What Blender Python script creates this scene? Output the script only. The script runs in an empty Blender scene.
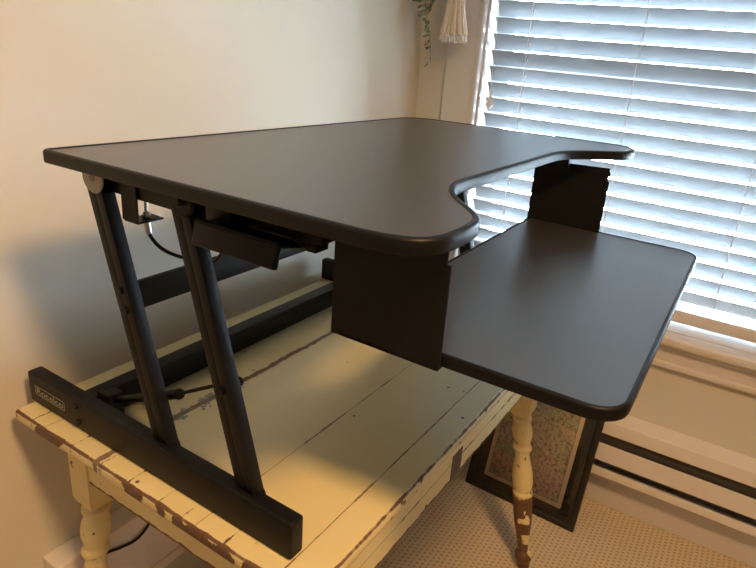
import bpy, bmesh, math, random
from mathutils import Vector, Matrix
from math import sin, cos, pi, radians, hypot

# ------------------------------------------------------------------ camera, world, lights, exposure
S = bpy.context.scene
COL = S.collection
CAM = Vector((-0.53097, -0.94165, 0.65171))
Rr = Vector((0.52542, -0.84676, 0.08322))
Rd = Vector((-0.25461, -0.24980, -0.93422))
Rf = Vector((0.81186, 0.46967, -0.34684))
cd = bpy.data.cameras.new('camera')
cam = bpy.data.objects.new('camera', cd); COL.objects.link(cam)
M = Matrix((Rr, -Rd, -Rf)).transposed().to_4x4(); M.translation = CAM
cam.matrix_world = M
cd.sensor_width = 36; cd.lens = 604.32 / 756 * 36
cd.shift_x = -(401.37 - 378) / 756; cd.shift_y = (269.76 - 284) / 756
cd.clip_start = 0.02
S.camera = cam

w = bpy.data.worlds.new('sky'); S.world = w; w.use_nodes = True
bg = w.node_tree.nodes['Background']
SKY = 92.0
wt = w.node_tree
tcw = wt.nodes.new('ShaderNodeTexCoord'); sxw = wt.nodes.new('ShaderNodeSeparateXYZ'); wt.links.new(tcw.outputs['Generated'], sxw.inputs[0])
rpw = wt.nodes.new('ShaderNodeValToRGB'); mpw = wt.nodes.new('ShaderNodeMapRange')
mpw.inputs[1].default_value = -1; mpw.inputs[2].default_value = 1
wt.links.new(sxw.outputs[2], mpw.inputs[0]); wt.links.new(mpw.outputs[0], rpw.inputs[0])
el = rpw.color_ramp.elements                                   # dim ground, bright hazy horizon, overcast blue sky
el[0].position = 0.28; el[0].color = (0.13, 0.18, 0.20, 1)
el[1].position = 0.40; el[1].color = (0.66, 0.85, 1.0, 1)
e3 = el.new(0.9); e3.color = (0.56, 0.79, 1.0, 1)
wt.links.new(rpw.outputs[0], bg.inputs[0])
# brighter sky patch on the right, added to light the wall by the corner
dpw = wt.nodes.new('ShaderNodeVectorMath'); dpw.operation = 'DOT_PRODUCT'
dpw.inputs[1].default_value = Vector((0.26, -0.93, 0.20)).normalized(); wt.links.new(tcw.outputs['Generated'], dpw.inputs[0])
glw = wt.nodes.new('ShaderNodeMapRange'); glw.interpolation_type = 'SMOOTHSTEP'
glw.inputs[1].default_value = 0.55; glw.inputs[2].default_value = 1.0; glw.inputs[3].default_value = SKY; glw.inputs[4].default_value = SKY * 4.5
wt.links.new(dpw.outputs['Value'], glw.inputs[0]); wt.links.new(glw.outputs[0], bg.inputs[1])

def light(name, kind, loc, energy, color, **kw):
    l = bpy.data.lights.new(name, kind); l.energy = energy; l.color = color
    for k, v in kw.items(): setattr(l, k, v)
    o = bpy.data.objects.new(name, l); COL.objects.link(o); o.location = loc
    return o
dl = light('ceiling_downlight', 'SPOT', (-0.38, -1.46, 1.60), 116, (1.0, 0.60, 0.265), shadow_soft_size=0.13, spot_size=radians(122), spot_blend=0.8)
gl = light('added_fill_lamp', 'POINT', (-0.38, -1.46, 1.56), 6, (1.0, 0.74, 0.48), shadow_soft_size=0.13)  # added fill lamp near the downlight, lifts the shaded tabletop by ceiling bounce
dl.rotation_euler = Vector((0.06, 0.40, -1.0)).to_track_quat('-Z', 'Y').to_euler()
# the window opening guides the sky light into the room
po = light('window_portal', 'AREA', (1.45, -0.72, 0.60), 1, (1, 1, 1), shape='RECTANGLE', size=1.3, size_y=1.5)
po.rotation_euler = (0, radians(90), 0)
po.data.cycles.is_portal = True

S.view_settings.view_transform = 'Standard'; S.view_settings.look = 'None'
S.view_settings.exposure = 0.0; S.view_settings.gamma = 1.0; S.view_settings.use_curve_mapping = False

FL = -0.75; CE = 1.68; WX = 1.30; WY = 0.108

# ------------------------------------------------------------------ node helper
class Mt:
    def __init__(s, name, rough=0.6, color=(0.5, 0.5, 0.5), metal=0.0, spec=0.5):
        s.m = bpy.data.materials.new(name); s.m.use_nodes = True
        s.nt = s.m.node_tree; s.b = s.nt.nodes['Principled BSDF']
        s.b.inputs['Roughness'].default_value = rough
        s.b.inputs['Metallic'].default_value = metal
        s.b.inputs['Specular IOR Level'].default_value = spec
        s.b.inputs['Base Color'].default_value = (*color, 1)
        s._p = None
    def node(s, t): return s.nt.nodes.new(t)
    def link(s, a, b): s.nt.links.new(a, b)
    def put(s, sock, v):
        if hasattr(v, 'is_output'): s.link(v, sock)
        elif isinstance(v, (tuple, list)): sock.default_value = (*v, 1) if len(sock.default_value) == 4 and len(v) == 3 else v
        else: sock.default_value = v
    @property
    def pos(s):
        if s._p is None: s._p = s.node('ShaderNodeNewGeometry').outputs['Position']
        return s._p
    def xyz(s, v=None):
        n = s.node('ShaderNodeSeparateXYZ'); s.link(v or s.pos, n.inputs[0]); return n.outputs[0], n.outputs[1], n.outputs[2]
    def ma(s, op, a, b=0.0, c=None):
        n = s.node('ShaderNodeMath'); n.operation = op; s.put(n.inputs[0], a); s.put(n.inputs[1], b)
        if c is not None: s.put(n.inputs[2], c)
        return n.outputs[0]
    def comb(s, x, y, z):
        n = s.node('ShaderNodeCombineXYZ'); s.put(n.inputs[0], x); s.put(n.inputs[1], y); s.put(n.inputs[2], z); return n.outputs[0]
    def scale(s, v, k):
        n = s.node('ShaderNodeVectorMath'); n.operation = 'MULTIPLY'; s.link(v, n.inputs[0]); n.inputs[1].default_value = k; return n.outputs[0]
    def noise(s, v=None, scale=5, detail=3, rough=0.5):
        n = s.node('ShaderNodeTexNoise'); s.link(v or s.pos, n.inputs['Vector'])
        n.inputs['Scale'].default_value = scale; n.inputs['Detail'].default_value = detail; n.inputs['Roughness'].default_value = rough
        return n.outputs[0]
    def voro(s, v=None, scale=5, feature='F1'):
        n = s.node('ShaderNodeTexVoronoi'); n.feature = feature; s.link(v or s.pos, n.inputs['Vector']); n.inputs['Scale'].default_value = scale
        return n.outputs['Distance']
    def step(s, v, lo, hi):           # smooth 0..1 between lo and hi
        n = s.node('ShaderNodeMapRange'); n.interpolation_type = 'SMOOTHSTEP'
        s.put(n.inputs[0], v); s.put(n.inputs[1], lo); s.put(n.inputs[2], hi); return n.outputs[0]
    def mix(s, f, a, b):
        n = s.node('ShaderNodeMix'); n.data_type = 'RGBA'; s.put(n.inputs[0], f); s.put(n.inputs[6], a); s.put(n.inputs[7], b); return n.outputs[2]
    def ramp(s, v, stops):
        n = s.node('ShaderNodeValToRGB'); s.link(v, n.inputs[0]); e = n.color_ramp.elements
        while len(e) < len(stops): e.new(0.5)
        for q, (p, c) in zip(e, stops): q.position = p; q.color = (*c, 1)
        return n.outputs[0]
    def color(s, v): s.put(s.b.inputs['Base Color'], v)
    def bump(s, h, strength=0.2, dist=0.002):
        n = s.node('ShaderNodeBump'); n.inputs['Strength'].default_value = strength; n.inputs['Distance'].default_value = dist
        s.link(h, n.inputs['Height']); s.link(n.outputs[0], s.b.inputs['Normal'])

def plain(name, c, rough=0.5, metal=0.0, spec=0.5, nz=0.06, nscale=20, bump=0.0, bscale=400, coat=0.0):
    t = Mt(name, rough, c, metal, spec)
    n = t.noise(scale=nscale, detail=4)
    t.color(t.mix(n, tuple(x * (1 - nz) for x in c), tuple(min(1, x * (1 + nz)) for x in c)))
    if coat: t.b.inputs['Coat Weight'].default_value = coat; t.b.inputs['Coat Roughness'].default_value = rough; t.b.inputs['Coat IOR'].default_value = 1.6
    if bump: t.bump(t.noise(scale=bscale, detail=2), bump, 0.0006)
    return t.m

WALL = plain('wall_paint', (0.72, 0.67, 0.57), 0.7, nz=0.02, nscale=3, bump=0.08, bscale=180)
CEIL = plain('ceiling_paint', (0.78, 0.76, 0.72), 0.8, nz=0.02)
TRIM = plain('trim_paint', (0.74, 0.69, 0.65), 0.42, nz=0.02)
HEAT = plain('heater_enamel', (0.86, 0.80, 0.73), 0.4, nz=0.02)
HDARK = plain('heater_slot_dark', (0.06, 0.055, 0.05), 0.6)
BLACK = plain('black_powder_coat', (0.0055, 0.0053, 0.0050), 0.50, spec=0.25, nz=0.2, nscale=60, bump=0.25, bscale=900)
BLACK2 = plain('black_plastic', (0.004, 0.004, 0.004), 0.45, spec=0.2, nz=0.1)
RUBBER = plain('black_rubber_trim', (0.006, 0.0058, 0.0056), 0.45, spec=0.25, nz=0.1)
DECK = plain('black_laminate', (0.032, 0.030, 0.028), 0.36, spec=1.0, coat=0.6, nz=0.12, nscale=9, bump=0.22, bscale=700)
GREYCAP = plain('grey_plastic_cap', (0.36, 0.33, 0.29), 0.5)
GREYDOT = plain('grey_plastic_pin', (0.20, 0.18, 0.16), 0.5)
STEEL = plain('zinc_steel', (0.55, 0.54, 0.52), 0.3, metal=1.0)
LOGO = plain('light_grey_print', (0.55, 0.52, 0.46), 0.6)
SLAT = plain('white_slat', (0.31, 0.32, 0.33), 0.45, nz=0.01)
CORDW = plain('white_cord', (0.75, 0.75, 0.74), 0.7)
TASS = plain('cream_cotton', (0.78, 0.66, 0.52), 0.9, nz=0.15, nscale=150)
TASSE = plain('white_cotton_ends', (0.80, 0.74, 0.66), 0.9, nz=0.1, nscale=150)
FRAMEB = plain('black_frame_wood', (0.016, 0.014, 0.012), 0.35, nz=0.2)
MATB = plain('charcoal_mat_board', (0.028, 0.026, 0.024), 0.8, nz=0.1)
POTM = plain('white_ceramic', (0.7, 0.68, 0.64), 0.3)
SOIL = plain('potting_soil', (0.05, 0.035, 0.025), 0.95, nz=0.4, nscale=80)
VINE = plain('vine_stem', (0.22, 0.24, 0.14), 0.7)
WOODB = plain('bare_brown_wood', (0.085, 0.045, 0.028), 0.55, nz=0.35, nscale=60)

def leaf_mat():
    t = Mt('variegated_leaf', 0.45)
    n = t.noise(scale=70, detail=2)
    t.color(t.ramp(n, [(0.35, (0.09, 0.13, 0.10)), (0.48, (0.18, 0.22, 0.16)), (0.58, (0.52, 0.52, 0.40))]))
    return t.m
LEAF = leaf_mat()

def carpet_mat():
    t = Mt('dotted_carpet', 0.95, spec=0.1)
    x, y, z = t.xyz()
    nz = t.noise(scale=40, detail=2)
    k = 1 / 0.0150
    u = t.ma('FRACT', t.ma('ADD', t.ma('MULTIPLY', x, k), t.ma('MULTIPLY', nz, 0.25)))
    row = t.ma('FLOOR', t.ma('MULTIPLY', y, k * 1.0))
    v = t.ma('FRACT', t.ma('MULTIPLY', y, k * 1.0))
    off = t.ma('MULTIPLY', t.ma('MODULO', t.ma('ABSOLUTE', row), 2.0), 0.5)
    u = t.ma('FRACT', t.ma('ADD', u, off))
    du = t.ma('SUBTRACT', u, 0.5); dv = t.ma('SUBTRACT', v, 0.5)
    d = t.ma('SQRT', t.ma('ADD', t.ma('MULTIPLY', du, du), t.ma('MULTIPLY', dv, dv)))
    dot = t.step(d, 0.30, 0.16)
    fib = t.noise(scale=700, detail=2)
    base = t.mix(fib, (0.66, 0.52, 0.35), (0.80, 0.66, 0.46))
    t.color(t.mix(t.ma('MULTIPLY', dot, 0.55), base, (0.25, 0.17, 0.10)))
    t.bump(t.ma('SUBTRACT', fib, t.ma('MULTIPLY', dot, 1.2)), 0.5, 0.003)
    return t.m
CARPET = carpet_mat()

TX0, TX1, TY0, TY1 = -0.0908, 0.945, -0.5945, 0.070
YEL = (0.78, 0.65, 0.36)
BRN = (0.17, 0.085, 0.045)

def paint_base(t):
    n = t.noise(scale=6, detail=5)
    return t.mix(n, (0.80, 0.665, 0.335), (0.86, 0.74, 0.41))
def wood_brown(t):
    x, y, z = t.xyz()
    g = t.noise(t.comb(t.ma('MULTIPLY', x, 60.0), t.ma('MULTIPLY', y, 60.0), t.ma('MULTIPLY', z, 60.0)), 3, 4)
    return t.mix(g, (0.075, 0.034, 0.017), (0.22, 0.115, 0.06))

def tabletop_mat():
    t = Mt('worn_yellow_tabletop', 0.32, spec=0.8)
    x, y, z = t.xyz()
    col = paint_base(t); brown = wood_brown(t)
    wob = t.ma('MULTIPLY', t.ma('SUBTRACT', t.noise(scale=9, detail=4), 0.5), 0.010)
    fine = t.noise(scale=60, detail=4)
    med = t.noise(scale=16, detail=4, rough=0.65)
    y2 = t.ma('ADD', y, wob)
    mask = None
    def orr(a):
        nonlocal mask
        mask = a if mask is None else t.ma('MAXIMUM', mask, a)
    # gaps between the boards
    gap = t.ma('ABSOLUTE', t.ma('SUBTRACT', y2, -0.163))
    wide = t.ma('SUBTRACT', 0.0105, t.ma('MULTIPLY', fine, 0.0095))
    orr(t.step(t.ma('SUBTRACT', gap, wide), 0.0006, -0.0006))
    for y0, w0 in ((-0.539, 0.0007), (-0.389, 0.0006), (-0.02, 0.001)):
        g = t.ma('ABSOLUTE', t.ma('SUBTRACT', t.ma('ADD', y, t.ma('MULTIPLY', wob, 0.12)), y0))
        wv = t.ma('ADD', w0 * 0.5, t.ma('MULTIPLY', t.ma('MAXIMUM', t.ma('SUBTRACT', med, 0.48), 0.0), 0.010))
        orr(t.ma('MULTIPLY', t.step(t.ma('SUBTRACT', g, wv), 0.0007, -0.0002), 0.85))
    # short splits across the near end
    for k, y0 in enumerate((0.016, -0.098, -0.175, -0.242, -0.312, -0.362, -0.445)):
        g = t.ma('ABSOLUTE', t.ma('SUBTRACT', t.ma('ADD', y, t.ma('MULTIPLY', wob, 0.6)), y0))
        lim = t.step(x, -0.030 - 0.012 * (k % 3), -0.050 - 0.010 * (k % 3))
        wv = t.ma('ADD', 0.0001, t.ma('MULTIPLY', t.ma('MAXIMUM', t.ma('SUBTRACT', fine, 0.47), 0.0), 0.014))
        orr(t.ma('MULTIPLY', t.step(t.ma('SUBTRACT', g, wv), 0.0006, -0.0003), lim))
    # worn edges: near end in long patches, front edge as a thin line
    dx = t.ma('SUBTRACT', x, TX0); dy = t.ma('SUBTRACT', y, TY0)
    hx = t.ma('SQRT', t.ma('ADD', t.ma('MULTIPLY', dx, dx), t.ma('MULTIPLY', z, z)))
    hy = t.ma('SQRT', t.ma('ADD', t.ma('MULTIPLY', dy, dy), t.ma('MULTIPLY', z, z)))
    orr(t.step(t.ma('SUBTRACT', hx, t.ma('ADD', 0.0015, t.ma('MULTIPLY', med, 0.006))), 0.001, -0.001))
    orr(t.step(t.ma('SUBTRACT', hy, t.ma('ADD', 0.0014, t.ma('MULTIPLY', fine, 0.0058))), 0.001, -0.001))
    pn = t.ma('ADD', t.noise(t.comb(0.0, t.ma('MULTIPLY', y, 1.0), t.ma('MULTIPLY', z, 0.5)), 13, 1, 0.4), t.ma('MULTIPLY', t.ma('SUBTRACT', fine, 0.5), 0.14))
    side = t.step(t.ma('SUBTRACT', dx, t.ma('MULTIPLY', med, 0.010)), 0.0005, -0.0005)
    orr(t.ma('MULTIPLY', t.step(pn, 0.500, 0.512), side))
    side2 = t.step(dy, 0.0035, 0.0015)
    orr(t.ma('MULTIPLY', t.step(fine, 0.60, 0.64), side2))
    # specks
    sp = t.voro(scale=26); pick = t.noise(scale=13, detail=2)
    orr(t.ma('MULTIPLY', t.step(t.ma('ADD', sp, t.ma('MULTIPLY', fine, 0.10)), 0.135, 0.115), t.step(pick, 0.50, 0.53)))
    gapc = t.mix(fine, (0.16, 0.10, 0.06), (0.30, 0.21, 0.13))
    col = t.mix(mask, col, t.mix(t.step(gap, 0.010, 0.007), brown, gapc))
    # blue grey undercoat showing beside the wide gap
    far = t.step(gap, 0.022, 0.012)
    chip = t.ma('MULTIPLY', t.ma('MULTIPLY', t.step(med, 0.575, 0.585), far), t.ma('MULTIPLY', t.step(x, 0.30, 0.22), t.ma('SUBTRACT', 1.0, mask)))
    col = t.mix(t.ma('MULTIPLY', chip, 0.9), col, (0.27, 0.29, 0.31))
    t.color(col)
    t.put(t.b.inputs['Coat Weight'], t.ma('MULTIPLY', t.ma('SUBTRACT', 1.0, mask), 0.3)); t.b.inputs['Coat Roughness'].default_value = 0.3
    t.put(t.b.inputs['Roughness'], t.ma('ADD', 0.26, t.ma('MULTIPLY', mask, 0.5)))
    t.bump(t.ma('SUBTRACT', t.ma('MULTIPLY', t.noise(scale=25, detail=3), 0.35), mask), 0.5, 0.0015)
    return t.m
TOPM = tabletop_mat()

def apron_mat():
    t = Mt('worn_yellow_apron', 0.5)
    x, y, z = t.xyz()
    col = paint_base(t); brown = wood_brown(t)
    fine = t.noise(scale=55, detail=4); med = t.noise(scale=14, detail=3)
    m = t.step(t.ma('SUBTRACT', z, t.ma('MULTIPLY', fine, 0.012)), -0.1425, -0.1435)
    line = t.ma('ABSOLUTE', t.ma('ADD', t.ma('SUBTRACT', z, -0.100), t.ma('MULTIPLY', t.ma('SUBTRACT', med, 0.5), 0.006)))
    wv = t.ma('ADD', 0.0004, t.ma('MULTIPLY', t.ma('MAXIMUM', t.ma('SUBTRACT', med, 0.52), 0.0), 0.03))
    fr = t.step(y, -0.55, -0.56)
    m = t.ma('MAXIMUM', m, t.ma('MULTIPLY', t.step(t.ma('SUBTRACT', line, wv), 0.0007, -0.0003), fr))
    sp = t.voro(scale=22)
    m = t.ma('MAXIMUM', m, t.ma('MULTIPLY', t.step(sp, 0.12, 0.10), t.step(med, 0.52, 0.55)))
    t.color(t.mix(m, col, brown))
    return t.m
APRM = apron_mat()

def leg_mat(name, zcut):
    t = Mt(name, 0.42)
    x, y, z = t.xyz()
    col = paint_base(t); brown = wood_brown(t)
    fine = t.noise(scale=45, detail=4, rough=0.6); med = t.noise(scale=20, detail=3)
    zz = t.ma('ADD', z, t.ma('MULTIPLY', t.ma('SUBTRACT', med, 0.5), 0.16))
    m = t.step(zz, zcut + 0.004, zcut - 0.004)
    back = t.step(med, 0.585, 0.595)
    m = t.ma('MULTIPLY', m, t.ma('SUBTRACT', 1.0, back))
    ch = t.ma('MULTIPLY', t.step(fine, 0.63, 0.65), t.step(med, 0.50, 0.56))
    m = t.ma('MAXIMUM', m, ch)
    t.color(t.mix(m, col, brown))
    t.bump(fine, 0.15, 0.001)
    return t.m
LEGY = leg_mat('worn_yellow_leg', -1.2)
LEGB = leg_mat('stripped_leg', -0.505)

def glass_mat():
    t = Mt('window_glass')
    tr = t.node('ShaderNodeBsdfTransparent'); gl = t.node('ShaderNodeBsdfGlossy'); gl.inputs['Roughness'].default_value = 0.02
    fr = t.node('ShaderNodeFresnel'); fr.inputs[0].default_value = 1.45
    mx = t.node('ShaderNodeMixShader'); t.link(fr.outputs[0], mx.inputs[0]); t.link(tr.outputs[0], mx.inputs[1]); t.link(gl.outputs[0], mx.inputs[2])
    out = [n for n in t.nt.nodes if n.type == 'OUTPUT_MATERIAL'][0]; t.link(mx.outputs[0], out.inputs[0])
    return t.m
GLASS = glass_mat()

def map_mat():
    t = Mt('old_map_print', 0.7)
    tc = t.node('ShaderNodeTexCoord').outputs['Object']
    x, y, z = t.xyz(tc)
    v = t.comb(0.0, y, z)
    n1 = t.noise(v, 14, 5, 0.7); n2 = t.noise(v, 90, 5, 0.7)
    reg = t.node('ShaderNodeTexVoronoi'); t.link(t.scale(t.comb(0.0, t.ma('ADD', y, t.ma('MULTIPLY', n1, 0.14)), t.ma('ADD', z, t.ma('MULTIPLY', n1, 0.12))), (1, 1, 1)), reg.inputs['Vector']); reg.inputs['Scale'].default_value = 13
    cs = t.node('ShaderNodeSeparateColor'); t.link(reg.outputs['Color'], cs.inputs[0])
    col = t.ramp(cs.outputs[0], [(0.0, (0.62, 0.45, 0.38)), (0.22, (0.60, 0.52, 0.36)), (0.42, (0.36, 0.40, 0.27)), (0.6, (0.66, 0.54, 0.40)), (0.8, (0.60, 0.40, 0.36)), (1.0, (0.40, 0.46, 0.40))])
    edge = t.voro(t.comb(0.0, t.ma('ADD', y, t.ma('MULTIPLY', n1, 0.14)), t.ma('ADD', z, t.ma('MULTIPLY', n1, 0.12))), 13, 'DISTANCE_TO_EDGE')
    col = t.mix(t.ma('MULTIPLY', t.step(edge, 0.05, 0.02), 0.25), col, (0.16, 0.12, 0.09))
    col = t.mix(t.ma('MULTIPLY', t.step(n2, 0.50, 0.60), 0.75), col, (0.13, 0.11, 0.08))
    col = t.mix(t.ma('MULTIPLY', t.step(n2, 0.44, 0.36), 0.4), col, (0.60, 0.52, 0.38))
    # fine graticule and the cream margin with a double rule
    for s in (y, z):
        fr = t.ma('FRACT', t.ma('MULTIPLY', s, 17.0))
        col = t.mix(t.ma('MULTIPLY', t.step(t.ma('ABSOLUTE', t.ma('SUBTRACT', fr, 0.5)), 0.012, 0.006), 0.5), col, (0.15, 0.12, 0.09))
    ay = t.ma('SUBTRACT', MW / 2, t.ma('ABSOLUTE', y)); az = t.ma('SUBTRACT', MH / 2, t.ma('ABSOLUTE', z))
    e = t.ma('MINIMUM', ay, az)
    col = t.mix(t.step(e, 0.0155, 0.0150), col, (0.20, 0.15, 0.11))
    col = t.mix(t.step(e, 0.0140, 0.0135), col, (0.72, 0.60, 0.46))
    t.color(col)
    return t.m
MW, MH = 0.272, 0.352
MAPM = map_mat()

# ------------------------------------------------------------------ mesh helpers
def NB(): return bmesh.new()
def merge(bm, b2):
    me = bpy.data.meshes.new('t'); b2.to_mesh(me); b2.free(); bm.from_mesh(me); bpy.data.meshes.remove(me)
def box(bm, lo, hi, bev=0.0, seg=2, mat=None):
    b = NB(); bmesh.ops.create_cube(b, size=1)
    c = [(lo[i] + hi[i]) / 2 for i in range(3)]; d = [abs(hi[i] - lo[i]) for i in range(3)]
    for v in b.verts: v.co = Vector((c[0] + v.co.x * d[0], c[1] + v.co.y * d[1], c[2] + v.co.z * d[2]))
    if bev: bmesh.ops.bevel(b, geom=b.edges[:] , offset=bev, segments=seg, profile=0.5, affect='EDGES')
    if mat is not None: b.transform(mat)
    merge(bm, b); return bm
def bar(bm, p0, p1, wx, wy, bev=0.0, side=(1, 0, 0)):
    """box whose long axis runs p0 -> p1; wx is its width along side, wy the other one"""
    p0 = Vector(p0); p1 = Vector(p1); zax = (p1 - p0).normalized()
    xax = Vector(side); xax = (xax - zax * xax.dot(zax)).normalized(); yax = zax.cross(xax)
    m = Matrix((xax, yax, zax)).transposed().to_4x4(); m.translation = (p0 + p1) / 2
    L = (p1 - p0).length
    return box(bm, (-wx / 2, -wy / 2, -L / 2), (wx / 2, wy / 2, L / 2), bev, 2, m)
def cyl(bm, p0, p1, r0, r1=None, n=20, cap=True, bev=0.0):
    r1 = r0 if r1 is None else r1
    p0 = Vector(p0); p1 = Vector(p1); z = (p1 - p0).normalized()
    a = z.orthogonal().normalized(); b = z.cross(a)
    prof = [(0, r0), (1, r1)]
    L = (p1 - p0).length
    if bev: prof = [(0, r0 - bev), (bev / L, r0), (1 - bev / L, r1), (1, r1 - bev)]
    rings = [[bm.verts.new(p0 + (p1 - p0) * t + (a * cos(2 * pi * k / n) + b * sin(2 * pi * k / n)) * r) for k in range(n)] for t, r in prof]
    for i in range(len(rings) - 1):
        for k in range(n): bm.faces.new((rings[i][k], rings[i][(k + 1) % n], rings[i + 1][(k + 1) % n], rings[i + 1][k]))
    if cap: bm.faces.new(rings[0][::-1]); bm.faces.new(rings[-1])
    return bm
def smooth_path(pts, n=6):
    P = [Vector(p) for p in pts]; out = []
    for i in range(len(P) - 1):
        a = P[max(i - 1, 0)]; b = P[i]; c = P[i + 1]; d = P[min(i + 2, len(P) - 1)]
        for k in range(n):
            t = k / n
            out.append(0.5 * ((2 * b) + (c - a) * t + (2 * a - 5 * b + 4 * c - d) * t * t + (3 * b - a - 3 * c + d) * t ** 3))
    out.append(P[-1]); return out
def tube(bm, pts, r, n=8, radii=None):
    rings = []
    for i, p in enumerate(pts):
        d = (pts[min(i + 1, len(pts) - 1)] - pts[max(i - 1, 0)]).normalized()
        if i == 0: a = d.orthogonal().normalized()
        else: a = (a - d * a.dot(d)).normalized()
        b = d.cross(a); rr = radii[i] if radii else r
        rings.append([bm.verts.new(p + (a * cos(2 * pi * k / n) + b * sin(2 * pi * k / n)) * rr) for k in range(n)])
    for i in range(len(rings) - 1):
        for k in range(n): bm.faces.new((rings[i][k], rings[i][(k + 1) % n], rings[i + 1][(k + 1) % n], rings[i + 1][k]))
    bm.faces.new(rings[0][::-1]); bm.faces.new(rings[-1]); return bm
def lathe(bm, prof, top, bot, n=28):
    """prof: (t 0..1 from top to bottom, radius); axis runs top -> bot and may lean"""
    top = Vector(top); bot = Vector(bot)
    rings = []
    for t, r in prof:
        c = top.lerp(bot, t)
        rings.append([bm.verts.new(c + Vector((r * cos(2 * pi * k / n), r * sin(2 * pi * k / n), 0))) for k in range(n)])
    for i in range(len(rings) - 1):
        for k in range(n): bm.faces.new((rings[i][k], rings[i + 1][k], rings[i + 1][(k + 1) % n], rings[i][(k + 1) % n]))
    bm.faces.new(rings[0]); bm.faces.new(rings[-1][::-1]); return bm
def prism(bm, pts, z0, z1):
    lo = [bm.verts.new((x, y, z0)) for x, y in pts]; hi = [bm.verts.new((x, y, z1)) for x, y in pts]; n = len(pts)
    for k in range(n): bm.faces.new((lo[k], lo[(k + 1) % n], hi[(k + 1) % n], hi[k]))
    bm.faces.new(hi); bm.faces.new(lo[::-1]); return bm
def offset(pts, d):
    """inward offset of a CCW outline"""
    n = len(pts); out = []
    for i in range(n):
        a = Vector(pts[i - 1]); b = Vector(pts[i]); c = Vector(pts[(i + 1) % n])
        t = ((b - a).normalized() + (c - b).normalized()).normalized()
        out.append((b.x - t.y * d, b.y + t.x * d))
    return out
def sweep(bm, pts, prof):
    """closed sweep along an outline; prof: (inward offset, z) closed loop"""
    n = len(pts); loops = []
    for d, z in prof:
        q = offset(pts, d); loops.append([bm.verts.new((x, y, z)) for x, y in q])
    m = len(loops)
    for i in range(m):
        A = loops[i]; B = loops[(i + 1) % m]
        for k in range(n): bm.faces.new((A[k], A[(k + 1) % n], B[(k + 1) % n], B[k]))
    return bm

YAW = 0.025; PIV = Vector((1.3, -0.6, 0))
WROT = Matrix.Translation(PIV) @ Matrix.Rotation(YAW, 4, 'Z') @ Matrix.Translation(-PIV)   # the window wall is not quite square to the desk

def obj(name, bm, m, parent=None, smooth=False, wr=False, label=None):
    if wr: bm.transform(WROT)
    bmesh.ops.recalc_face_normals(bm, faces=bm.faces[:])
    off = parent.matrix_world.inverted() if parent else None
    p = parent; base = Vector((0, 0, 0))
    while p: base += p.location; p = p.parent
    bmesh.ops.translate(bm, verts=bm.verts[:], vec=-base)
    me = bpy.data.meshes.new(name); bm.to_mesh(me); bm.free()
    o = bpy.data.objects.new(name, me); COL.objects.link(o)
    if m: me.materials.append(m)
    if smooth:
        for f in me.polygons:
            vs = [me.vertices[k].co for k in f.vertices]
            per = sum((vs[k] - vs[k - 1]).length for k in range(len(vs)))
            f.use_smooth = not (f.area > 2.5e-4 and f.area / per > .003)     # broad faces stay flat, bevels and turnings are smooth
        me.set_sharp_from_angle(angle=radians(38))
    if parent: o.parent = parent
    if label: o['label'] = label
    return o
def thing(name, label, cat, loc, group=None):
    o = bpy.data.objects.new(name, None); COL.objects.link(o); o.location = loc; o.empty_display_size = 0.05
    o['label'] = label; o['category'] = cat
    if group: o['group'] = group
    return o
def struct(name, bm, m, parent=None, wr=False, smooth=False):
    o = obj(name, bm, m, parent, smooth, wr)
    if not parent: o['kind'] = 'structure'
    return o

# ------------------------------------------------------------------ the room
RX0, RY0 = -3.20, -3.9
struct('floor', box(NB(), (RX0 - .1, RY0 - .1, FL - .05), (1.55, WY + .1, FL)), CARPET)
struct('ceiling', box(NB(), (RX0 - .1, RY0 - .1, CE), (1.55, WY + .1, CE + .05)), CEIL)
struct('wall_left', box(NB(), (RX0 - .1, WY, FL), (1.5, WY + .1, CE)), WALL)
struct('wall_back', box(NB(), (RX0 - .1, RY0, FL), (RX0, WY, CE)), WALL)
struct('wall_front', box(NB(), (RX0, RY0 - .1, FL), (1.5, RY0, CE)), WALL)
# the wall with the window, opening y -1.34..-0.112, z -0.10..1.30
OY0, OY1, OZ0, OZ1 = -1.345, -0.112, -0.105, 1.32
b = NB()
box(b, (WX, OY1, FL), (WX + .16, 0.15, CE)); box(b, (WX, RY0 - .05, FL), (WX + .16, OY0, CE))
box(b, (WX, OY0, FL), (WX + .16, OY1, OZ0)); box(b, (WX, OY0, OZ1), (WX + .16, OY1, CE))
struct('wall_right', b, WALL, wr=True)
bb = NB(); box(bb, (WX - .014, -2.9, FL), (WX, 0.08, FL + .135), 0.003)
struct('baseboard_right', bb, TRIM, wr=True)
struct('baseboard_left', box(NB(), (RX0, WY - .014, FL), (-0.10, WY, FL + .135), 0.003), TRIM)

win = bpy.data.objects.new('window_1', None); COL.objects.link(win); win.location = (WX, (OY0 + OY1) / 2, OZ0); win['kind'] = 'structure'
b = NB()
box(b, (WX - .020, -0.094, -0.075), (WX, 0.004, OZ1 + .1), 0.003)
box(b, (WX - .026, -0.112, -0.075), (WX, -0.094, OZ1 + .012), 0.005)
box(b, (WX - .020, OY0 - .11, -0.075), (WX, OY0 - .012, OZ1 + .1), 0.003)
box(b, (WX - .026, OY0 - .018, -0.075), (WX, OY0, OZ1 + .012), 0.005)
box(b, (WX - .020, OY0 - .018, OZ1 + .012), (WX, OY1 + .018, OZ1 + .1), 0.003)
obj('casing', b, TRIM, win, wr=True)
b = NB()
box(b, (WX, OY1 - .006, -0.08), (WX + .15, OY1, OZ1)); box(b, (WX, OY0, -0.08), (WX + .15, OY0 + .006, OZ1)); box(b, (WX, OY0 + .006, OZ1 - .006), (WX + .15, OY1 - .006, OZ1))
obj('jamb', b, TRIM, win, wr=True)
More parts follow.
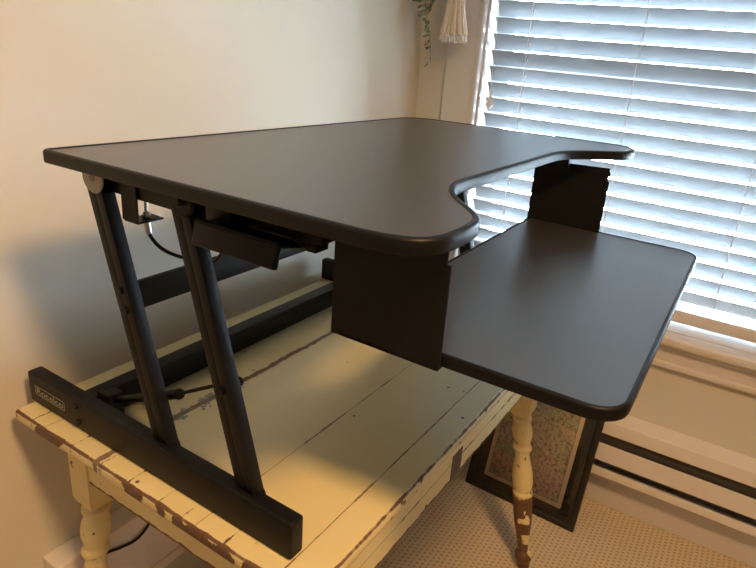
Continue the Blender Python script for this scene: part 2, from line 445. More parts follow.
b = NB()
box(b, (WX - .052, OY0 - .14, -0.108), (WX, 0.03, -0.076), 0.009, 3)
box(b, (WX, OY0, -0.104), (WX + .15, OY1, -0.076))
obj('stool', b, TRIM, win, wr=True, smooth=True)
b = NB()
box(b, (WX - .016, OY0 - .11, -0.185), (WX, 0.004, -0.109), 0.002)
box(b, (WX - .024, OY0 - .11, -0.189), (WX, 0.004, -0.169), 0.005, 3)
box(b, (WX - .034, OY0 - .11, -0.124), (WX - .012, 0.004, -0.108), 0.006, 3)
obj('apron', b, TRIM, win, wr=True, smooth=True)
b = NB()
X0, X1 = WX + .10, WX + .135
box(b, (X0, OY0 + .006, -0.076), (X1, OY0 + .055, OZ1 - .006), .003); box(b, (X0, OY1 - .055, -0.076), (X1, OY1 - .006, OZ1 - .006), .003)
box(b, (X0, OY0 + .055, -0.076), (X1, OY1 - .055, -0.015), .003); box(b, (X0, OY0 + .055, OZ1 - .06), (X1, OY1 - .055, OZ1 - .006), .003)
box(b, (X0, OY0 + .055, 0.60), (X1, OY1 - .055, 0.64), .003)
obj('sash', b, TRIM, win, wr=True)
b = NB(); box(b, (X0 + .016, OY0 + .05, -0.02), (X0 + .019, OY1 - .05, OZ1 - .05))
obj('pane', b, GLASS, win, wr=True)

# ------------------------------------------------------------------ venetian blind
bl = thing('venetian_blind', 'white horizontal slat blind, tilted nearly shut, filling the bright window', 'window blind', (WX + .035, -0.73, -0.05))
BX = WX + .036; BY0, BY1 = OY0 + .012, OY1 - .018
TILT = radians(-57); PITCH = 0.0472; SW = 0.0505
b = NB()
nsl = 26
for i in range(nsl):
    zc = 0.0280 + i * PITCH
    pr = []
    for k in range(7):
        s = (k / 6 - 0.5) * SW; crown = 0.0030 * (1 - (2 * k / 6 - 1) ** 2)
        # s<0 is the room edge (low), s>0 the outer edge (high)
        pr.append((BX + s * cos(TILT) - crown * sin(TILT), zc + s * sin(TILT) + crown * cos(TILT)))
    th = 0.0026; nx, nz = sin(TILT) * th, -cos(TILT) * th
    loop = pr + [(x + nx, z + nz) for x, z in pr[::-1]]
    A = [b.verts.new((x, BY0, z)) for x, z in loop]; B = [b.verts.new((x, BY1, z)) for x, z in loop]
    n = len(loop)
    for k in range(n): b.faces.new((A[k], A[(k + 1) % n], B[(k + 1) % n], B[k]))
    b.faces.new(A); b.faces.new(B[::-1])
obj('slats', b, SLAT, bl, smooth=True, wr=True)
obj('bottom_rail', box(NB(), (BX - .026, BY0, -0.050), (BX + .026, BY1, -0.012), 0.006, 3), TRIM, bl, smooth=True, wr=True)
obj('head_rail', box(NB(), (BX - .028, BY0, 0.0280 + (nsl - 0.2) * PITCH), (BX + .028, BY1, OZ1 - .007), 0.002), TRIM, bl, wr=True)
ztop = 0.0280 + (nsl - 0.2) * PITCH
for y in (-0.245, -0.913, -1.24):
    b = NB()
    for xx in (BX - .021,):
        tube(b, [Vector((xx, y, -0.03)), Vector((xx, y, ztop))], 0.0009, 6)
    for i in range(nsl):
        zc = 0.0280 + i * PITCH
        tube(b, [Vector((BX - .020, y, zc - .022)), Vector((BX + .0, y, zc + .003)), ], 0.0013, 6)
    obj('ladder_cord', b, CORDW, bl, wr=True)
obj('lift_cord', tube(NB(), [Vector((BX - .030, -0.568, -0.012)), Vector((BX - .030, -0.568, ztop + .01))], 0.0012, 6), CORDW, bl, wr=True)
tc = obj('tilt_cord', tube(NB(), [Vector((BX - .034, -0.152, 0.535)), Vector((BX - .034, -0.142, 0.80)), Vector((BX - .030, -0.140, ztop + .01))], 0.0010, 6), CORDW, bl, wr=True)
b = NB(); lathe(b, [(0, .003), (.12, .0045), (.3, .0042), (.55, .008), (.72, .0115), (.82, .012), (.86, .009), (1, .006)], (BX - .034, -0.152, 0.538), (BX - .034, -0.153, 0.488), 16)
obj('cord_tassel', b, TRIM, tc, smooth=True, wr=True)

# ------------------------------------------------------------------ baseboard heaters
def heater(name, label, group, face, a0, a1, wall, zt, front_dir, wr=False, cap=None, closed=False):
    """profile in (depth from wall, z); runs along y for the window wall, along x for the left wall"""
    pos0 = (WX - .04, (a0 + a1) / 2, zt - .2) if face == 'x' else ((a0 + a1) / 2, WY - .03, zt - .2)
    t = thing(name, label, 'heater', pos0, group)
    def slab(b, d0, d1, z0, z1, bev=0.0, e0=a0, e1=a1):
        if face == 'x': box(b, (wall - d1, e0, z0), (wall - d0, e1, z1), bev)
        else: box(b, (e0, wall - d1, z0), (e1, wall - d0, z1), bev)
    D = front_dir
    b = NB(); slab(b, 0.0, D, zt - .010, zt, .003); slab(b, D - .004, D, zt - .047, zt - .008, .0015)
    obj('hood', b, HEAT, t, wr=wr)
    b = NB(); slab(b, 0.0, .006, zt - .205, zt - .010)
    obj('back_plate', b, HDARK, t, wr=wr)
    b = NB(); slab(b, .012, D - .018, zt - .165, zt - .045)
    obj('heating_element', b, HDARK, t, wr=wr)
    b = NB(); slab(b, D - .010, D - .004, zt - (.19 if closed else .150), zt - (.03 if closed else .087), .002)
    obj('front_panel', b, HEAT, t, wr=wr)
    b = NB(); slab(b, D - .008, D, zt - .203, zt - .176, .002); slab(b, .006, D - .008, zt - .205, zt - .198)
    obj('lower_lip', b, HEAT, t, wr=wr)
    if cap:
        b = NB(); slab(b, -0.0, D + .004, zt - .207, zt + .003, .003, cap[0], cap[1])
        obj('end_cap', b, HEAT, t, wr=wr)
    return t
heater('baseboard_heater', 'long cream baseboard heater with two dark slots on the wall below the window', 'baseboard heaters', 'x', -2.75, -0.20, WX, -0.393, 0.080, True)
heater('baseboard_heater', 'cream baseboard heater end low on the left wall, behind the table leg', 'baseboard heaters', 'y', -0.055, 0.90, WY, -0.383, 0.050, False, (-0.066, 0.135), True)

# ------------------------------------------------------------------ table
tb = thing('painted_table', 'old pale yellow wooden table with chipped paint and turned legs under the black riser', 'table', ((TX0 + TX1) / 2, (TY0 + TY1) / 2, FL))
b = box(NB(), (TX0, TY0, -0.024), (TX1, TY1, 0.0), 0.007, 3)
obj('tabletop', b, TOPM, tb, smooth=True)
AX0, AX1, AY0, AY1 = -0.038, 0.893, -0.568, 0.018
AZ = -0.143
for lo, hi in (((AX0 + .004, AY0 + .03, AZ), (AX0 + .024, AY1 - .03, -0.024)), ((AX1 - .024, AY0 + .03, AZ), (AX1 - .004, AY1 - .03, -0.024)),
               ((AX0 + .03, AY0, AZ), (AX1 - .03, AY0 + .02, -0.024)), ((AX0 + .03, AY1 - .02, AZ), (AX1 - .03, AY1, -0.024))):
    obj('apron', box(NB(), lo, hi, 0.002), APRM, tb)
b = NB(); box(b, (0.377, AY0 - .0012, -0.141), (0.396, AY0 + .006, -0.082), .0006); box(b, (0.402, AY0 - .0012, -0.141), (0.420, AY0 + .006, -0.082), .0006); box(b, (0.395, AY0 - .0004, -0.141), (0.403, AY0 + .006, -0.082))
obj('bare_wood_patch', b, WOODB, tb, label='bare brown patch on the front board')
PROF = [(-.235, .014), (-.238, .021), (-.243, .026), (-.249, .026), (-.254, .021), (-.262, .022), (-.275, .0265), (-.290, .028), (-.305, .0265), (-.322, .021), (-.330, .0205),
        (-.334, .025), (-.339, .0265), (-.344, .025), (-.348, .0205), (-.362, .0195), (-.385, .0225), (-.41, .027), (-.432, .0295), (-.452, .029), (-.470, .026), (-.478, .0245),
        (-.482, .0275), (-.489, .0285), (-.494, .0275), (-.497, .025), (-.501, .0275), (-.508, .0285), (-.513, .0275), (-.517, .0255), (-.521, .0275), (-.528, .0280), (-.535, .0275),
        (-.56, .027), (-.585, .0255), (-.61, .0225), (-.645, .0185), (-.675, .0160), (-.690, .0155), (-.695, .020), (-.703, .0245), (-.712, .0250), (-.720, .023), (-.726, .0195), (-.735, .020), (-.750, .017)]
def leg(cx, cy, sx, sy, m, label=None, zb=-.235):
    b = NB(); h = 0.0275
    # square block with chamfered shoulders
    top = -0.024
    def ring(z, s): return [b.verts.new((cx + dx * s, cy + dy * s, z)) for dx, dy in ((-1, -1), (1, -1), (1, 1), (-1, 1))]
    rs = [ring(top, h), ring(zb + .018, h), ring(zb + .006, h * .86), ring(zb - .002, h * .62)]
    for A, B in zip(rs, rs[1:]):
        for k in range(4): b.faces.new((A[k], A[(k + 1) % 4], B[(k + 1) % 4], B[k]))
    b.faces.new(rs[0]); b.faces.new(rs[-1][::-1])
    sc = (zb - FL) / (-.235 - FL)
    prof = [((zb - (FL + (z - FL) * sc)) / (zb - FL), r) for z, r in PROF]
    lathe(b, prof, (cx, cy, zb), (cx + sx, cy + sy, FL))
    return obj('leg', b, m, tb, smooth=True, label=label)
leg(AX0 + .0275, AY1 - .0305, -.050, .012, LEGY, zb=-.215)
leg(AX0 + .0275, AY0 + .0275, -.050, -.055, LEGY)
leg(AX1 - .0275, AY1 - .0305, .050, .012, LEGY)
leg(AX1 - .0230, AY0 + .0205, .010, -.079, LEGB, 'leg with its lower half stripped to brown wood', zb=-.252)

# ------------------------------------------------------------------ desk riser
ri = thing('desk_riser', 'black raised standing desk converter with keyboard tray, standing on the yellow table', 'desk riser', (0.368, -0.25, 0.0))
FX0, FX1 = -0.0574, -0.0308            # near foot; the far one mirrors about XC
XC = 0.368
FYR, FYF, FH = 0.076, -0.538, 0.0600
def mx(x): return 2 * XC - x
def axis_rear(z): return -0.1605 - (0.423 - z) * 0.296
def axis_front(z): return -0.3370 - (0.429 - z) * 0.290
feet = []
for side in (0, 1):
    f = (lambda x: x) if side == 0 else mx
    xa, xb = sorted((f(FX0), f(FX1)))
    ft = obj('foot', box(NB(), (xa, FYF, 0.0), (xb, FYR, FH), 0.0045, 3), BLACK, ri, smooth=True)
    feet.append(ft)
    xo = f(FX0); sg = -1 if side == 0 else 1
    for (by, bz) in ((-0.068, 0.046), (-0.070, 0.016)):
        b = NB(); cyl(b, (xo - sg * .002, by, bz), (xo + sg * .0032, by, bz), .0064, .0050, 16); cyl(b, (xo + sg * .003, by, bz), (xo + sg * .0044, by, bz), .0034, .003, 6)
        obj('bolt', b, BLACK2, ft, smooth=True)
    xi, xj = f(FX0 + .0115), f(FX1 + .0050)
    for nm, ax0 in (('rear', axis_rear), ('front', axis_front)):
        ax = ax0 if side == 0 else (lambda z, q=ax0: q(z) + .036)
        b = NB(); ztop = 0.452
        wy = 0.0315
        p0 = Vector(((xi + xj) / 2, ax(0.035), 0.035)); p1 = Vector(((xi + xj) / 2, ax(ztop), ztop))
        d = (p1 - p0).normalized(); nrm = Vector((0, -d.z, d.y)).normalized()
        for s in (-1, 1):
            o_ = nrm * s * (wy / 4 + .0001)
            bar(b, p0 + o_, p1 + o_, abs(xj - xi), wy / 2 - .0003, .0007)
        bar(b, p0, p1, abs(xj - xi) - .0007, wy * .6, 0)
        cyl(b, (xi, ax(0.05), 0.047), (xj, ax(0.05), 0.047), .0185, None, 28)
        cyl(b, (xi, ax(ztop), ztop), (xj, ax(ztop), ztop), .0180, None, 28)
        lg = obj('leg', b, BLACK, ri, smooth=True)
        if nm == 'rear':
            b = NB(); cyl(b, (xi, ax(.452) - .009, .4475), (xi + sg * .0030, ax(.452) - .009, .4475), .0230, .0225, 36, bev=.0008)
            cp = obj('pivot_cap', b, GREYCAP, lg, smooth=True, label='light grey round pivot cap')
            b = NB(); cyl(b, (xi + sg * .0025, ax(.452) - .009, .4475), (xi + sg * .0036, ax(.452) - .009, .4475), .0062, .0058, 20)
            obj('pivot_pin', b, GREYDOT, cp, smooth=True) if False else obj('pivot_pin', b, GREYDOT, lg, smooth=True)
            b = NB()
            for z in (.290, .262):
                cyl(b, (xi, ax(z) - .002, z), (xi + sg * .0045, ax(z) - .002, z), .0062, .0050, 14)
            obj('brace_bolt', b, BLACK2, lg, smooth=True)
        else:
            b = NB(); cyl(b, (xi, ax(.451) - .012, .451), (xi + sg * .005, ax(.451) - .012, .451), .0215, .0205, 32, bev=.001)
            obj('pivot_cap', b, BLACK2, lg, smooth=True)
            b = NB(); cyl(b, (xi + sg * .007, ax(.451) - .012, .452), (xi + sg * .013, ax(.451) - .012, .452), .0085, .0075, 8)
            obj('pivot_bolt', b, BLACK, lg, smooth=True)
            b = NB(); z = .203; cyl(b, (xi - sg * .034, ax(z), z), (xi + sg * .0045, ax(z), z), .0072, None, 14, bev=.001)
            obj('strut_pin', b, BLACK2, lg, smooth=True)
# lettering on the near foot
def logo():
    b = NB(); x = FX0 - .0005
    y0, y1, z0, z1 = 0.0545, -0.0335, 0.0215, 0.0395
    def rr(i):
        pts = []; r = .0035 - i
        for cx_, cz_, a0 in ((y1 + i + r, z1 - i - r, 90), (y1 + i + r, z0 + i + r, 180), (y0 - i - r, z0 + i + r, 270), (y0 - i - r, z1 - i - r, 0)):
            for k in range(5):
                a = radians(a0 + 22.5 * k); pts.append((cx_ + r * cos(a), cz_ + r * sin(a)))
        return pts
    A = [b.verts.new((x, p, q)) for p, q in rr(0)]; B = [b.verts.new((x, p, q)) for p, q in rr(.0011)]
    n = len(A)
    for k in range(n): b.faces.new((A[k], A[(k + 1) % n], B[(k + 1) % n], B[k]))
    cu = bpy.data.curves.new('lettering', 'FONT'); cu.body = 'Rocelco'; cu.size = 0.0195; cu.align_x = 'CENTER'; cu.align_y = 'CENTER'; cu.extrude = 0.0
    to = bpy.data.objects.new('lettering', cu); COL.objects.link(to)
    bpy.context.view_layer.update()
    me = bpy.data.meshes.new_from_object(to.evaluated_get(bpy.context.evaluated_depsgraph_get()))
    bpy.data.objects.remove(to); bpy.data.curves.remove(cu)
    w_ = max(v.co.x for v in me.vertices) - min(v.co.x for v in me.vertices); cxm = (max(v.co.x for v in me.vertices) + min(v.co.x for v in me.vertices)) / 2
    hm = max(v.co.y for v in me.vertices); lm = min(v.co.y for v in me.vertices)
    kx = 0.078 / w_; ky = 0.0118 / (hm - lm)
    for v in me.vertices:
        u, q = (v.co.x - cxm) * kx, (v.co.y - (hm + lm) / 2) * ky
        v.co = Vector((x, (y0 + y1) / 2 - u, (z0 + z1) / 2 + q))
    b.from_mesh(me); bpy.data.meshes.remove(me)
    for v in b.verts: v.co.x = x
    return b
obj('lettering', logo(), LOGO, feet[0], label='outlined light grey lettering')

# cross members
b = box(NB(), (FX1, -0.078, 0.006), (mx(FX1), -0.052, 0.0535), .002); box(b, (FX1, -0.0805, 0.051), (mx(FX1), -0.050, 0.0560), .001)
obj('base_crossbar', b, BLACK, ri, smooth=True)
yb = axis_rear(.272)
b = box(NB(), (FX1 + .0005, yb + .006, 0.249), (mx(FX1) - .0005, yb + .014, 0.2945), .002)
obj('cross_brace', b, BLACK, ri, smooth=True)

# gas strut from the base to the near front leg
st = obj('gas_strut', cyl(NB(), (-0.006, -0.100, 0.046), (-0.010, -0.262, 0.1235), .0068, None, 18, bev=.002), BLACK2, ri, smooth=True)
b = NB(); cyl(b, (-0.010, -0.262, 0.1235), (-0.0075, axis_front(.203) + .004, .201), .0028, None, 12)
obj('rod', b, BLACK, st, smooth=True)
b = NB(); bmesh.ops.create_icosphere(b, subdivisions=3, radius=.0088, matrix=Matrix.Translation((-0.010, -0.270, 0.1275)))
cyl(b, (-0.009, -0.245, 0.1155), (-0.010, -0.272, 0.1285), .0078, None, 14)
obj('ball_joint', b, BLACK2, st, smooth=True)
b = NB(); box(b, (-0.020, -0.1045, 0.012), (0.006, -0.080, 0.060), .002); box(b, (-0.026, -0.112, 0.034), (-0.018, -0.078, 0.068), .003)
obj('strut_bracket', b, BLACK, ri)

# upper deck: panel with a soft black edge
DX0, DX1, DYB, DZ = -0.1069, 0.8431, -0.1432, 0.488
DTX, DTY, DYAW, DT = -0.0047, -0.0122, 0.0022, 0.0160
def arc(cx, cy, r, a0, a1, n=8): return [(cx + r * cos(radians(a0 + (a1 - a0) * k / n)), cy + r * sin(radians(a0 + (a1 - a0) * k / n))) for k in range(n + 1)]
left_front = [(-0.1069, -0.62), (-0.1066, -0.648), (-0.1035, -0.674), (-0.0945, -0.697), (-0.079, -0.711), (-0.060, -0.7165), (-0.036, -0.7175), (-0.012, -0.7165), (0.012, -0.7125), (0.031, -0.7035), (0.051, -0.687), (0.075, -0.664), (0.100, -0.6430), (0.128, -0.6265), (0.162, -0.6140), (0.198, -0.6105), (0.25, -0.6100)]
sm = smooth_path([(x, y, 0) for x, y in left_front], 4)
lf = [(p.x, p.y) for p in sm]
right_front = [(.50, -.6095), (.57, -.6100), (.61, -.6160), (.642, -.632), (.680, -.660), (.717, -.691), (.746, -.7050), (.777, -.7080), (.805, -.7030), (.826, -.690), (.838, -.668), (.8425, -.637), (.8431, -.60)]
rf = [(p.x, p.y) for p in smooth_path([(x, y, 0) for x, y in right_front], 4)]
outline = arc(DX0 + .014, DYB - .014, .014, 90, 180)              # back-left corner, going down the near side
outline += lf + rf
outline += arc(DX1 - .075, DYB - .075, .075, 0, 90, 14)
# drop near-duplicate points
ol = []
for p in outline:
    if not ol or hypot(p[0] - ol[-1][0], p[1] - ol[-1][1]) > .0015: ol.append(p)
outline = ol
def deck_place(b, z0=DZ):
    for v in b.verts:
        x, y, z = v.co
        rx, ry = x - DX0, y - DYB
        v.co = Vector((x - DYAW * ry, y + DYAW * rx, z0 + z + DTX * rx + DTY * ry))
    return b
TRIMP = lambda T: [(.0085, -.0006), (.0078, .0009), (.0060, .0014), (.0030, .0012), (.0010, .0000), (.0000, -.0022), (.0000, -T + .0030), (.0008, -T + .0008), (.0030, -T), (.0085, -T)]
dk = obj('deck', deck_place(prism(NB(), offset(outline, .0075), -DT, 0.0)), DECK, ri)
obj('edge_trim', deck_place(sweep(NB(), outline, TRIMP(DT))), RUBBER, dk, smooth=True)

# rails, brackets and the lift gear under the deck
for s in (0, 1):
    f = (lambda x: x) if s == 0 else mx
    xa, xb = sorted((f(-0.030), f(-0.006)))
    b = box(NB(), (xa, -0.540, 0.426), (xb, -0.165, 0.4715), .002)
    obj('deck_rail', b, BLACK, ri)
    xa, xb = sorted((f(-0.006), f(0.030)))
    b = box(NB(), (xa, -0.528, 0.452), (xb, -0.300, 0.474), .002)
    box(b, (xa, -0.520, 0.434), (f(0.0) if s == 0 else xb, -0.455, 0.455) if s == 0 else (xb, -0.455, 0.455), .002)
    obj('slide_block', b, BLACK2, ri)
xt0, xt1 = 0.0206, 0.7156
for s in (0, 1):
    x0, x1 = (xt0 - .0035, xt0 - .001) if s == 0 else (xt1 - .0065, xt1 - .004)
    b = NB()
    zt_ = 0.437 if s == 0 else 0.458
    pts = [(-0.531, 0.3125), (-0.685, 0.3125), (-0.685, 0.425), (-0.682, 0.428), (-0.682, 0.436), (-0.678, 0.440), (-0.678, zt_ + .004), (-0.531, zt_)]
    if s == 0: pts = [(-0.531, 0.3095), (-0.685, 0.3125), (-0.685, 0.437), (-0.531, 0.437)]
    else: pts = [(-0.527, 0.3125), (-0.683, 0.3125), (-0.683, 0.432), (-0.6795, 0.434), (-0.6795, 0.440), (-0.6825, 0.442), (-0.6825, 0.449), (-0.680, 0.451), (-0.680, 0.458), (-0.527, 0.452)]
    A = [b.verts.new((x0, y, z)) for y, z in pts]; B = [b.verts.new((x1, y, z)) for y, z in pts]; n = len(pts)
    for k in range(n): b.faces.new((A[k], A[(k + 1) % n], B[(k + 1) % n], B[k]))
    b.faces.new(A); b.faces.new(B[::-1])
    tb_x0, tb_x1 = (x0, x1 + .012) if s == 0 else (x0 - .012, x1)
    box(b, (tb_x0, -0.683, 0.3095), (tb_x1, -0.545, 0.3128), 0)
    obj('tray_bracket', b, BLACK, ri)
    b = NB()
    xa, xb = (xt0 - .006, xt0 + .010) if s == 0 else (xt1 - .022, xt1 - .0065)
    box(b, (xa, -0.681 if s == 0 else -0.600, 0.434 if s == 0 else 0.440), (xa + .003 if s == 0 else xb, -0.420, 0.4745), .0008)
    box(b, (xa, -0.681 if s == 0 else -0.600, 0.4700), (xb + .012 if s == 0 else xb, -0.420, 0.4745), .0008)
    obj('bracket_hanger', b, BLACK, ri)

# release handle
hd = NB()
m = Matrix.Translation((-0.080, -0.467, 0.4335)) @ Matrix.Rotation(radians(-0.5), 4, 'X') @ Matrix.Rotation(radians(14), 4, 'Y')
box(hd, (-.004, -.064, -.016), (.004, .064, .015), .003, 3, m)
box(hd, (-.004, -.064, .008), (.045, .064, .014), .002, 2, m)
obj('release_handle', hd, BLACK2, ri, smooth=True)
b = NB(); box(b, (-0.058, -0.437, 0.436), (-0.034, -0.395, 0.473), .003); box(b, (-0.052, -0.565, 0.446), (-0.030, -0.470, 0.4735), .003)
for y in (-0.49, -0.53): cyl(b, (-0.054, y, 0.458), (-0.049, y, 0.458), .006, None, 14)
obj('latch_housing', b, BLACK2, ri, smooth=True)
wp = smooth_path([(-0.054, -0.500, 0.470), (-0.060, -0.515, 0.462), (-0.059, -0.535, 0.449), (-0.054, -0.545, 0.441), (-0.050, -0.555, 0.445)], 5)
obj('latch_wire', tube(NB(), wp, .0010, 6), BLACK2, ri, smooth=True)

# cable bracket with its adjuster and cable
b = box(NB(), (-0.0345, -0.234, 0.394), (-0.0315, -0.201, 0.472), .0008)
m_ = NB(); box(b, (-0.0345, -0.234, 0.3925), (0.008, -0.205, 0.3955), .0008)
cb = obj('cable_bracket', b, BLACK, ri)
b = NB(); cyl(b, (-0.010, -0.220, 0.385), (-0.010, -0.220, 0.440), .0024, None, 12); cyl(b, (-0.010, -0.220, 0.3955), (-0.010, -0.220, 0.4005), .0062, None, 6); cyl(b, (-0.010, -0.220, 0.4005), (-0.010, -0.220, 0.4045), .0048, None, 6)
obj('adjuster_nut', b, STEEL, cb, smooth=True)
cp = smooth_path([(-0.010, -0.220, 0.390), (-0.009, -0.222, 0.372), (0.000, -0.232, 0.352), (0.014, -0.250, 0.340), (0.030, -0.285, 0.336), (0.030, -0.315, 0.346), (0.018, -0.345, 0.380), (0.0, -0.375, 0.420), (-0.012, -0.400, 0.452)], 6)
ca = obj('release_cable', tube(NB(), cp, .0026, 10), BLACK2, ri, smooth=True)
b = NB(); cyl(b, (-0.010, -0.220, 0.391), (-0.009, -0.222, 0.372), .0042, None, 12, bev=.0006)
obj('cable_ferrule', b, STEEL, ca, smooth=True)

# keyboard tray
TZ, TT = 0.3280, 0.0150
ty0, ty1 = -0.8855, -0.5404
tray = arc(xt0 + .010, ty1 - .010, .010, 90, 180, 5) + arc(xt0 + .040, ty0 + .040, .040, 180, 270, 10) + arc(xt1 - .040, ty0 + .040, .040, 270, 360, 10) + arc(xt1 - .010, ty1 - .010, .010, 0, 90, 5)
def tray_place(b):
    c_, s_ = cos(.0166), sin(.0166)
    for v in b.verts:
        rx, ry = v.co.x - xt0, v.co.y - ty1
        v.co = Vector((xt0 + rx * c_ - ry * s_, ty1 + rx * s_ + ry * c_, TZ + v.co.z - .0039 * rx))
    return b
tr = obj('keyboard_tray', tray_place(prism(NB(), offset(tray, .0055), -TT, 0.0)), DECK, ri)
obj('edge_trim', tray_place(sweep(NB(), tray, [(d * .75, z) for d, z in TRIMP(TT)])), RUBBER, tr, smooth=True)

# ------------------------------------------------------------------ framed map leaning on the heater
fm = thing('framed_map', 'black framed old map with charcoal mat leaning against the heater under the window', 'framed map', (1.102, -0.517, FL))
fm.rotation_euler = (0, 0, -0.020)
LEAN = radians(15.6)
FW, FHH, FT = 0.386, 0.475, 0.020
FMAT = Matrix.Rotation(LEAN, 4, 'Y')     # local: y across, z up the frame, x depth
def fobj(name, b, m, parent, smooth=False, label=None):
    bmesh.ops.recalc_face_normals(b, faces=b.faces[:])
    me = bpy.data.meshes.new(name); b.to_mesh(me); b.free(); me.materials.append(m)
    o = bpy.data.objects.new(name, me); COL.objects.link(o); o.parent = parent
    if smooth:
        for f in me.polygons: f.use_smooth = True
        me.set_sharp_from_angle(angle=radians(38))
    return o
b = NB(); mw = 0.020
box(b, (0, -FW / 2, 0), (FT, FW / 2, mw), .004, 3); box(b, (0, -FW / 2, FHH - mw), (FT, FW / 2, FHH), .004, 3)
box(b, (0, -FW / 2, mw - .004), (FT, -FW / 2 + mw, FHH - mw + .004), .004, 3); box(b, (0, FW / 2 - mw, mw - .004), (FT, FW / 2, FHH - mw + .004), .004, 3)
b.transform(FMAT); fobj('frame', b, FRAMEB, fm, True)
b = box(NB(), (.0085, -FW / 2 + mw - .004, mw - .004), (.0155, FW / 2 - mw + .004, FHH - mw + .004)); b.transform(FMAT)
fobj('mat_board', b, MATB, fm)
b = box(NB(), (.0072, -MW / 2, -MH / 2), (.0084, MW / 2, MH / 2))
pr_ = fobj('map_print', b, MAPM, fm); pr_.matrix_local = FMAT @ Matrix.Translation((0, 0.0, 0.062 + MH / 2 - .008))
b = box(NB(), (.0045, -FW / 2 + mw - .002, mw - .002), (.0058, FW / 2 - mw + .002, FHH - mw + .002)); b.transform(FMAT)
fobj('glass', b, GLASS, fm)

# ------------------------------------------------------------------ hanging planter and ivy in the corner
random.seed(4)
PX, PY = 1.195, -0.046
mh = thing('macrame_hanger', 'cream macrame hanger ending in a fringed tassel beside the window casing', 'plant hanger', (PX, PY, 0.67))
b = NB()
for k in range(90):
    a = random.uniform(0, 2 * pi); rr = math.sqrt(random.random())
    p0 = Vector((PX + .016 * rr * cos(a), PY + .019 * rr * sin(a), 0.845))
    p1 = Vector((PX + .022 * rr * cos(a), PY - .002 + .026 * rr * sin(a), 0.77))
    p2 = Vector((PX + .034 * rr * cos(a), PY - .006 + .041 * rr * sin(a), 0.695 + random.uniform(-.004, .004)))
    tube(b, smooth_path([p0, p1, p2], 4), .0042, 6)
obj('tassel', b, TASS, mh, smooth=True)
b = NB()
for k in range(60):
    a = random.uniform(0, 2 * pi); rr = math.sqrt(random.random())
    p = Vector((PX + .034 * rr * cos(a), PY - .006 + .041 * rr * sin(a), 0.693))
    tube(b, [p, p + Vector((random.uniform(-.006, .006), random.uniform(-.007, .007), -random.uniform(.012, .022)))], .0030, 5)
obj('tassel_fringe', b, TASSE, mh, smooth=True, label='whitish frayed tassel ends')
b = NB(); bmesh.ops.create_uvsphere(b, u_segments=16, v_segments=10, radius=.023, matrix=Matrix.Translation((PX, PY, .852)))
obj('knot', b, TASS, mh, smooth=True)
for k in range(4):
    a = pi / 4 + k * pi / 2
    q = [(PX, PY, .86), (PX + .034 * cos(a), PY + .034 * sin(a), .876), (PX + .049 * cos(a), PY + .049 * sin(a), .93), (PX + .053 * cos(a), PY + .053 * sin(a), .985), (PX + .022 * cos(a), PY + .022 * sin(a), 1.35), (PX, PY, 1.64)]
    obj('cord', tube(NB(), smooth_path(q, 6), .0035, 8), TASS, mh, smooth=True)
b = NB(); cyl(b, (PX, PY, 1.625), (PX, PY, CE), .006, .009, 12)
obj('ceiling_hook', b, STEEL, mh, smooth=True)

b = NB(); lathe(b, [(0, .046), (.04, .049), (.1, .047), (1, .034)], (PX, PY, .985), (PX, PY, .885), 32)
obj('pot', b, POTM, mh, smooth=True)
b = NB(); cyl(b, (PX, PY, .975), (PX, PY, .9885), .043, .040, 24); obj('soil', b, SOIL, mh, smooth=True)
iv = thing('trailing_ivy', 'thin variegated ivy trailing down the room corner left of the cream tassel', 'plant', (PX, .03, 0.612))
vines = [[(PX, PY + .042, .989), (PX - .002, .014, 1.000), (PX - .006, .046, .965), (PX - .006, .056, .91), (PX - .004, .060, .85), (PX, .060, .79), (PX, .052, .755), (PX, .040, .720), (PX, .032, .688), (PX, .024, .655), (PX, .019, .612)],
         [(PX - .020, PY + .038, .989), (PX - .034, .010, 1.000), (PX - .050, .030, .95), (PX - .052, .032, .88), (PX - .050, .030, .81), (PX - .048, .026, .765)],
         [(PX + .015, PY + .040, .989), (PX + .020, .016, 1.000), (PX + .026, .046, .95), (PX + .026, .050, .87), (PX + .024, .048, .80), (PX + .020, .044, .765)]]
vb = NB(); lb = NB()
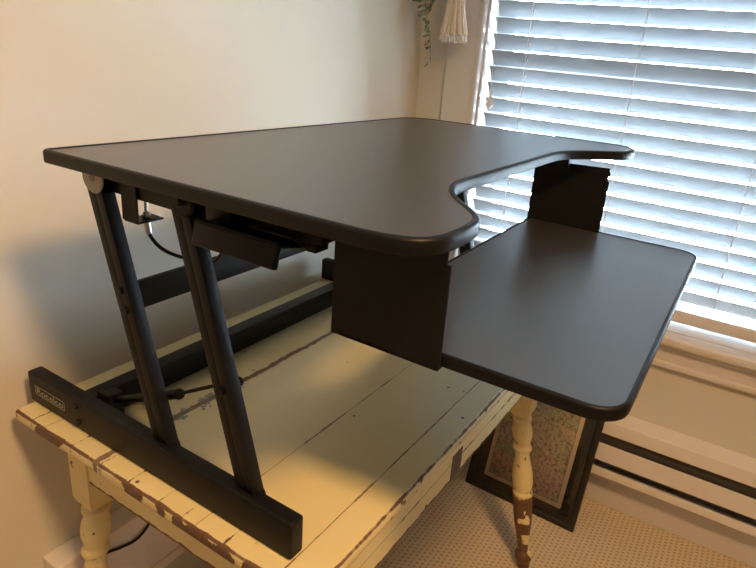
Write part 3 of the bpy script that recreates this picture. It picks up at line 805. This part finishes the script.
def leaf(b, p, size, yaw, pitch, roll):
    shape = [(0, 0), (.28, .42), (.62, .50), (.50, .30), (1.0, .28), (1.25, 0)]
    pts = shape + [(x, -y) for x, y in shape[1:-1][::-1]]
    m = Matrix.Translation(p) @ Matrix.Rotation(yaw, 4, 'Z') @ Matrix.Rotation(pitch, 4, 'Y') @ Matrix.Rotation(roll, 4, 'X')
    up = [b.verts.new(m @ Vector((x * size, y * size, abs(y) * size * .25))) for x, y in pts]
    dn = [b.verts.new(m @ Vector((x * size, y * size, abs(y) * size * .25 - .0006))) for x, y in pts]
    n = len(pts); c0 = b.verts.new(m @ Vector((.5 * size, 0, 0))); c1 = b.verts.new(m @ Vector((.5 * size, 0, -.0006)))
    for k in range(n):
        b.faces.new((up[k], up[(k + 1) % n], c0)); b.faces.new((dn[(k + 1) % n], dn[k], c1)); b.faces.new((up[k], dn[k], dn[(k + 1) % n], up[(k + 1) % n]))
for vi, vn in enumerate(vines):
    path = smooth_path(vn, 6); tube(vb, path, .0012, 6)
    step = 3 if vi == 0 else 4
    for k in range(3, len(path), step):
        for _ in range(1 if random.random() < .6 else 2):
            s = random.uniform(.022, .034) if k < len(path) - 14 or vi else random.uniform(.014, .022)
            leaf(lb, path[k], s, random.uniform(0.3, 3.5), random.uniform(.2, 1.25), random.uniform(-.8, .8))
leaf(lb, path[-1], .015, 2.6, 1.0, 0)
obj('vine', vb, VINE, iv, smooth=True); obj('leaves', lb, LEAF, iv)

# ------------------------------------------------------------------ cord on the floor side of the table
pc = smooth_path([(-0.010, 0.046, FL + .004), (-0.012, 0.050, -0.62), (0.000, 0.0495, -0.46), (0.026, 0.0490, -0.418), (0.065, 0.0490, -0.427), (0.099, 0.0490, -0.435), (0.128, 0.0490, -0.425), (0.17, 0.0480, -0.38), (0.22, 0.046, -0.30), (0.27, 0.042, -0.20), (0.30, 0.035, -0.06), (0.31, 0.030, -0.0275)], 6)
o = obj('power_cord', tube(NB(), pc, .0030, 8), BLACK2, None, smooth=True)
o['label'] = 'thin black power cord hanging behind the near table leg'; o['category'] = 'cord'
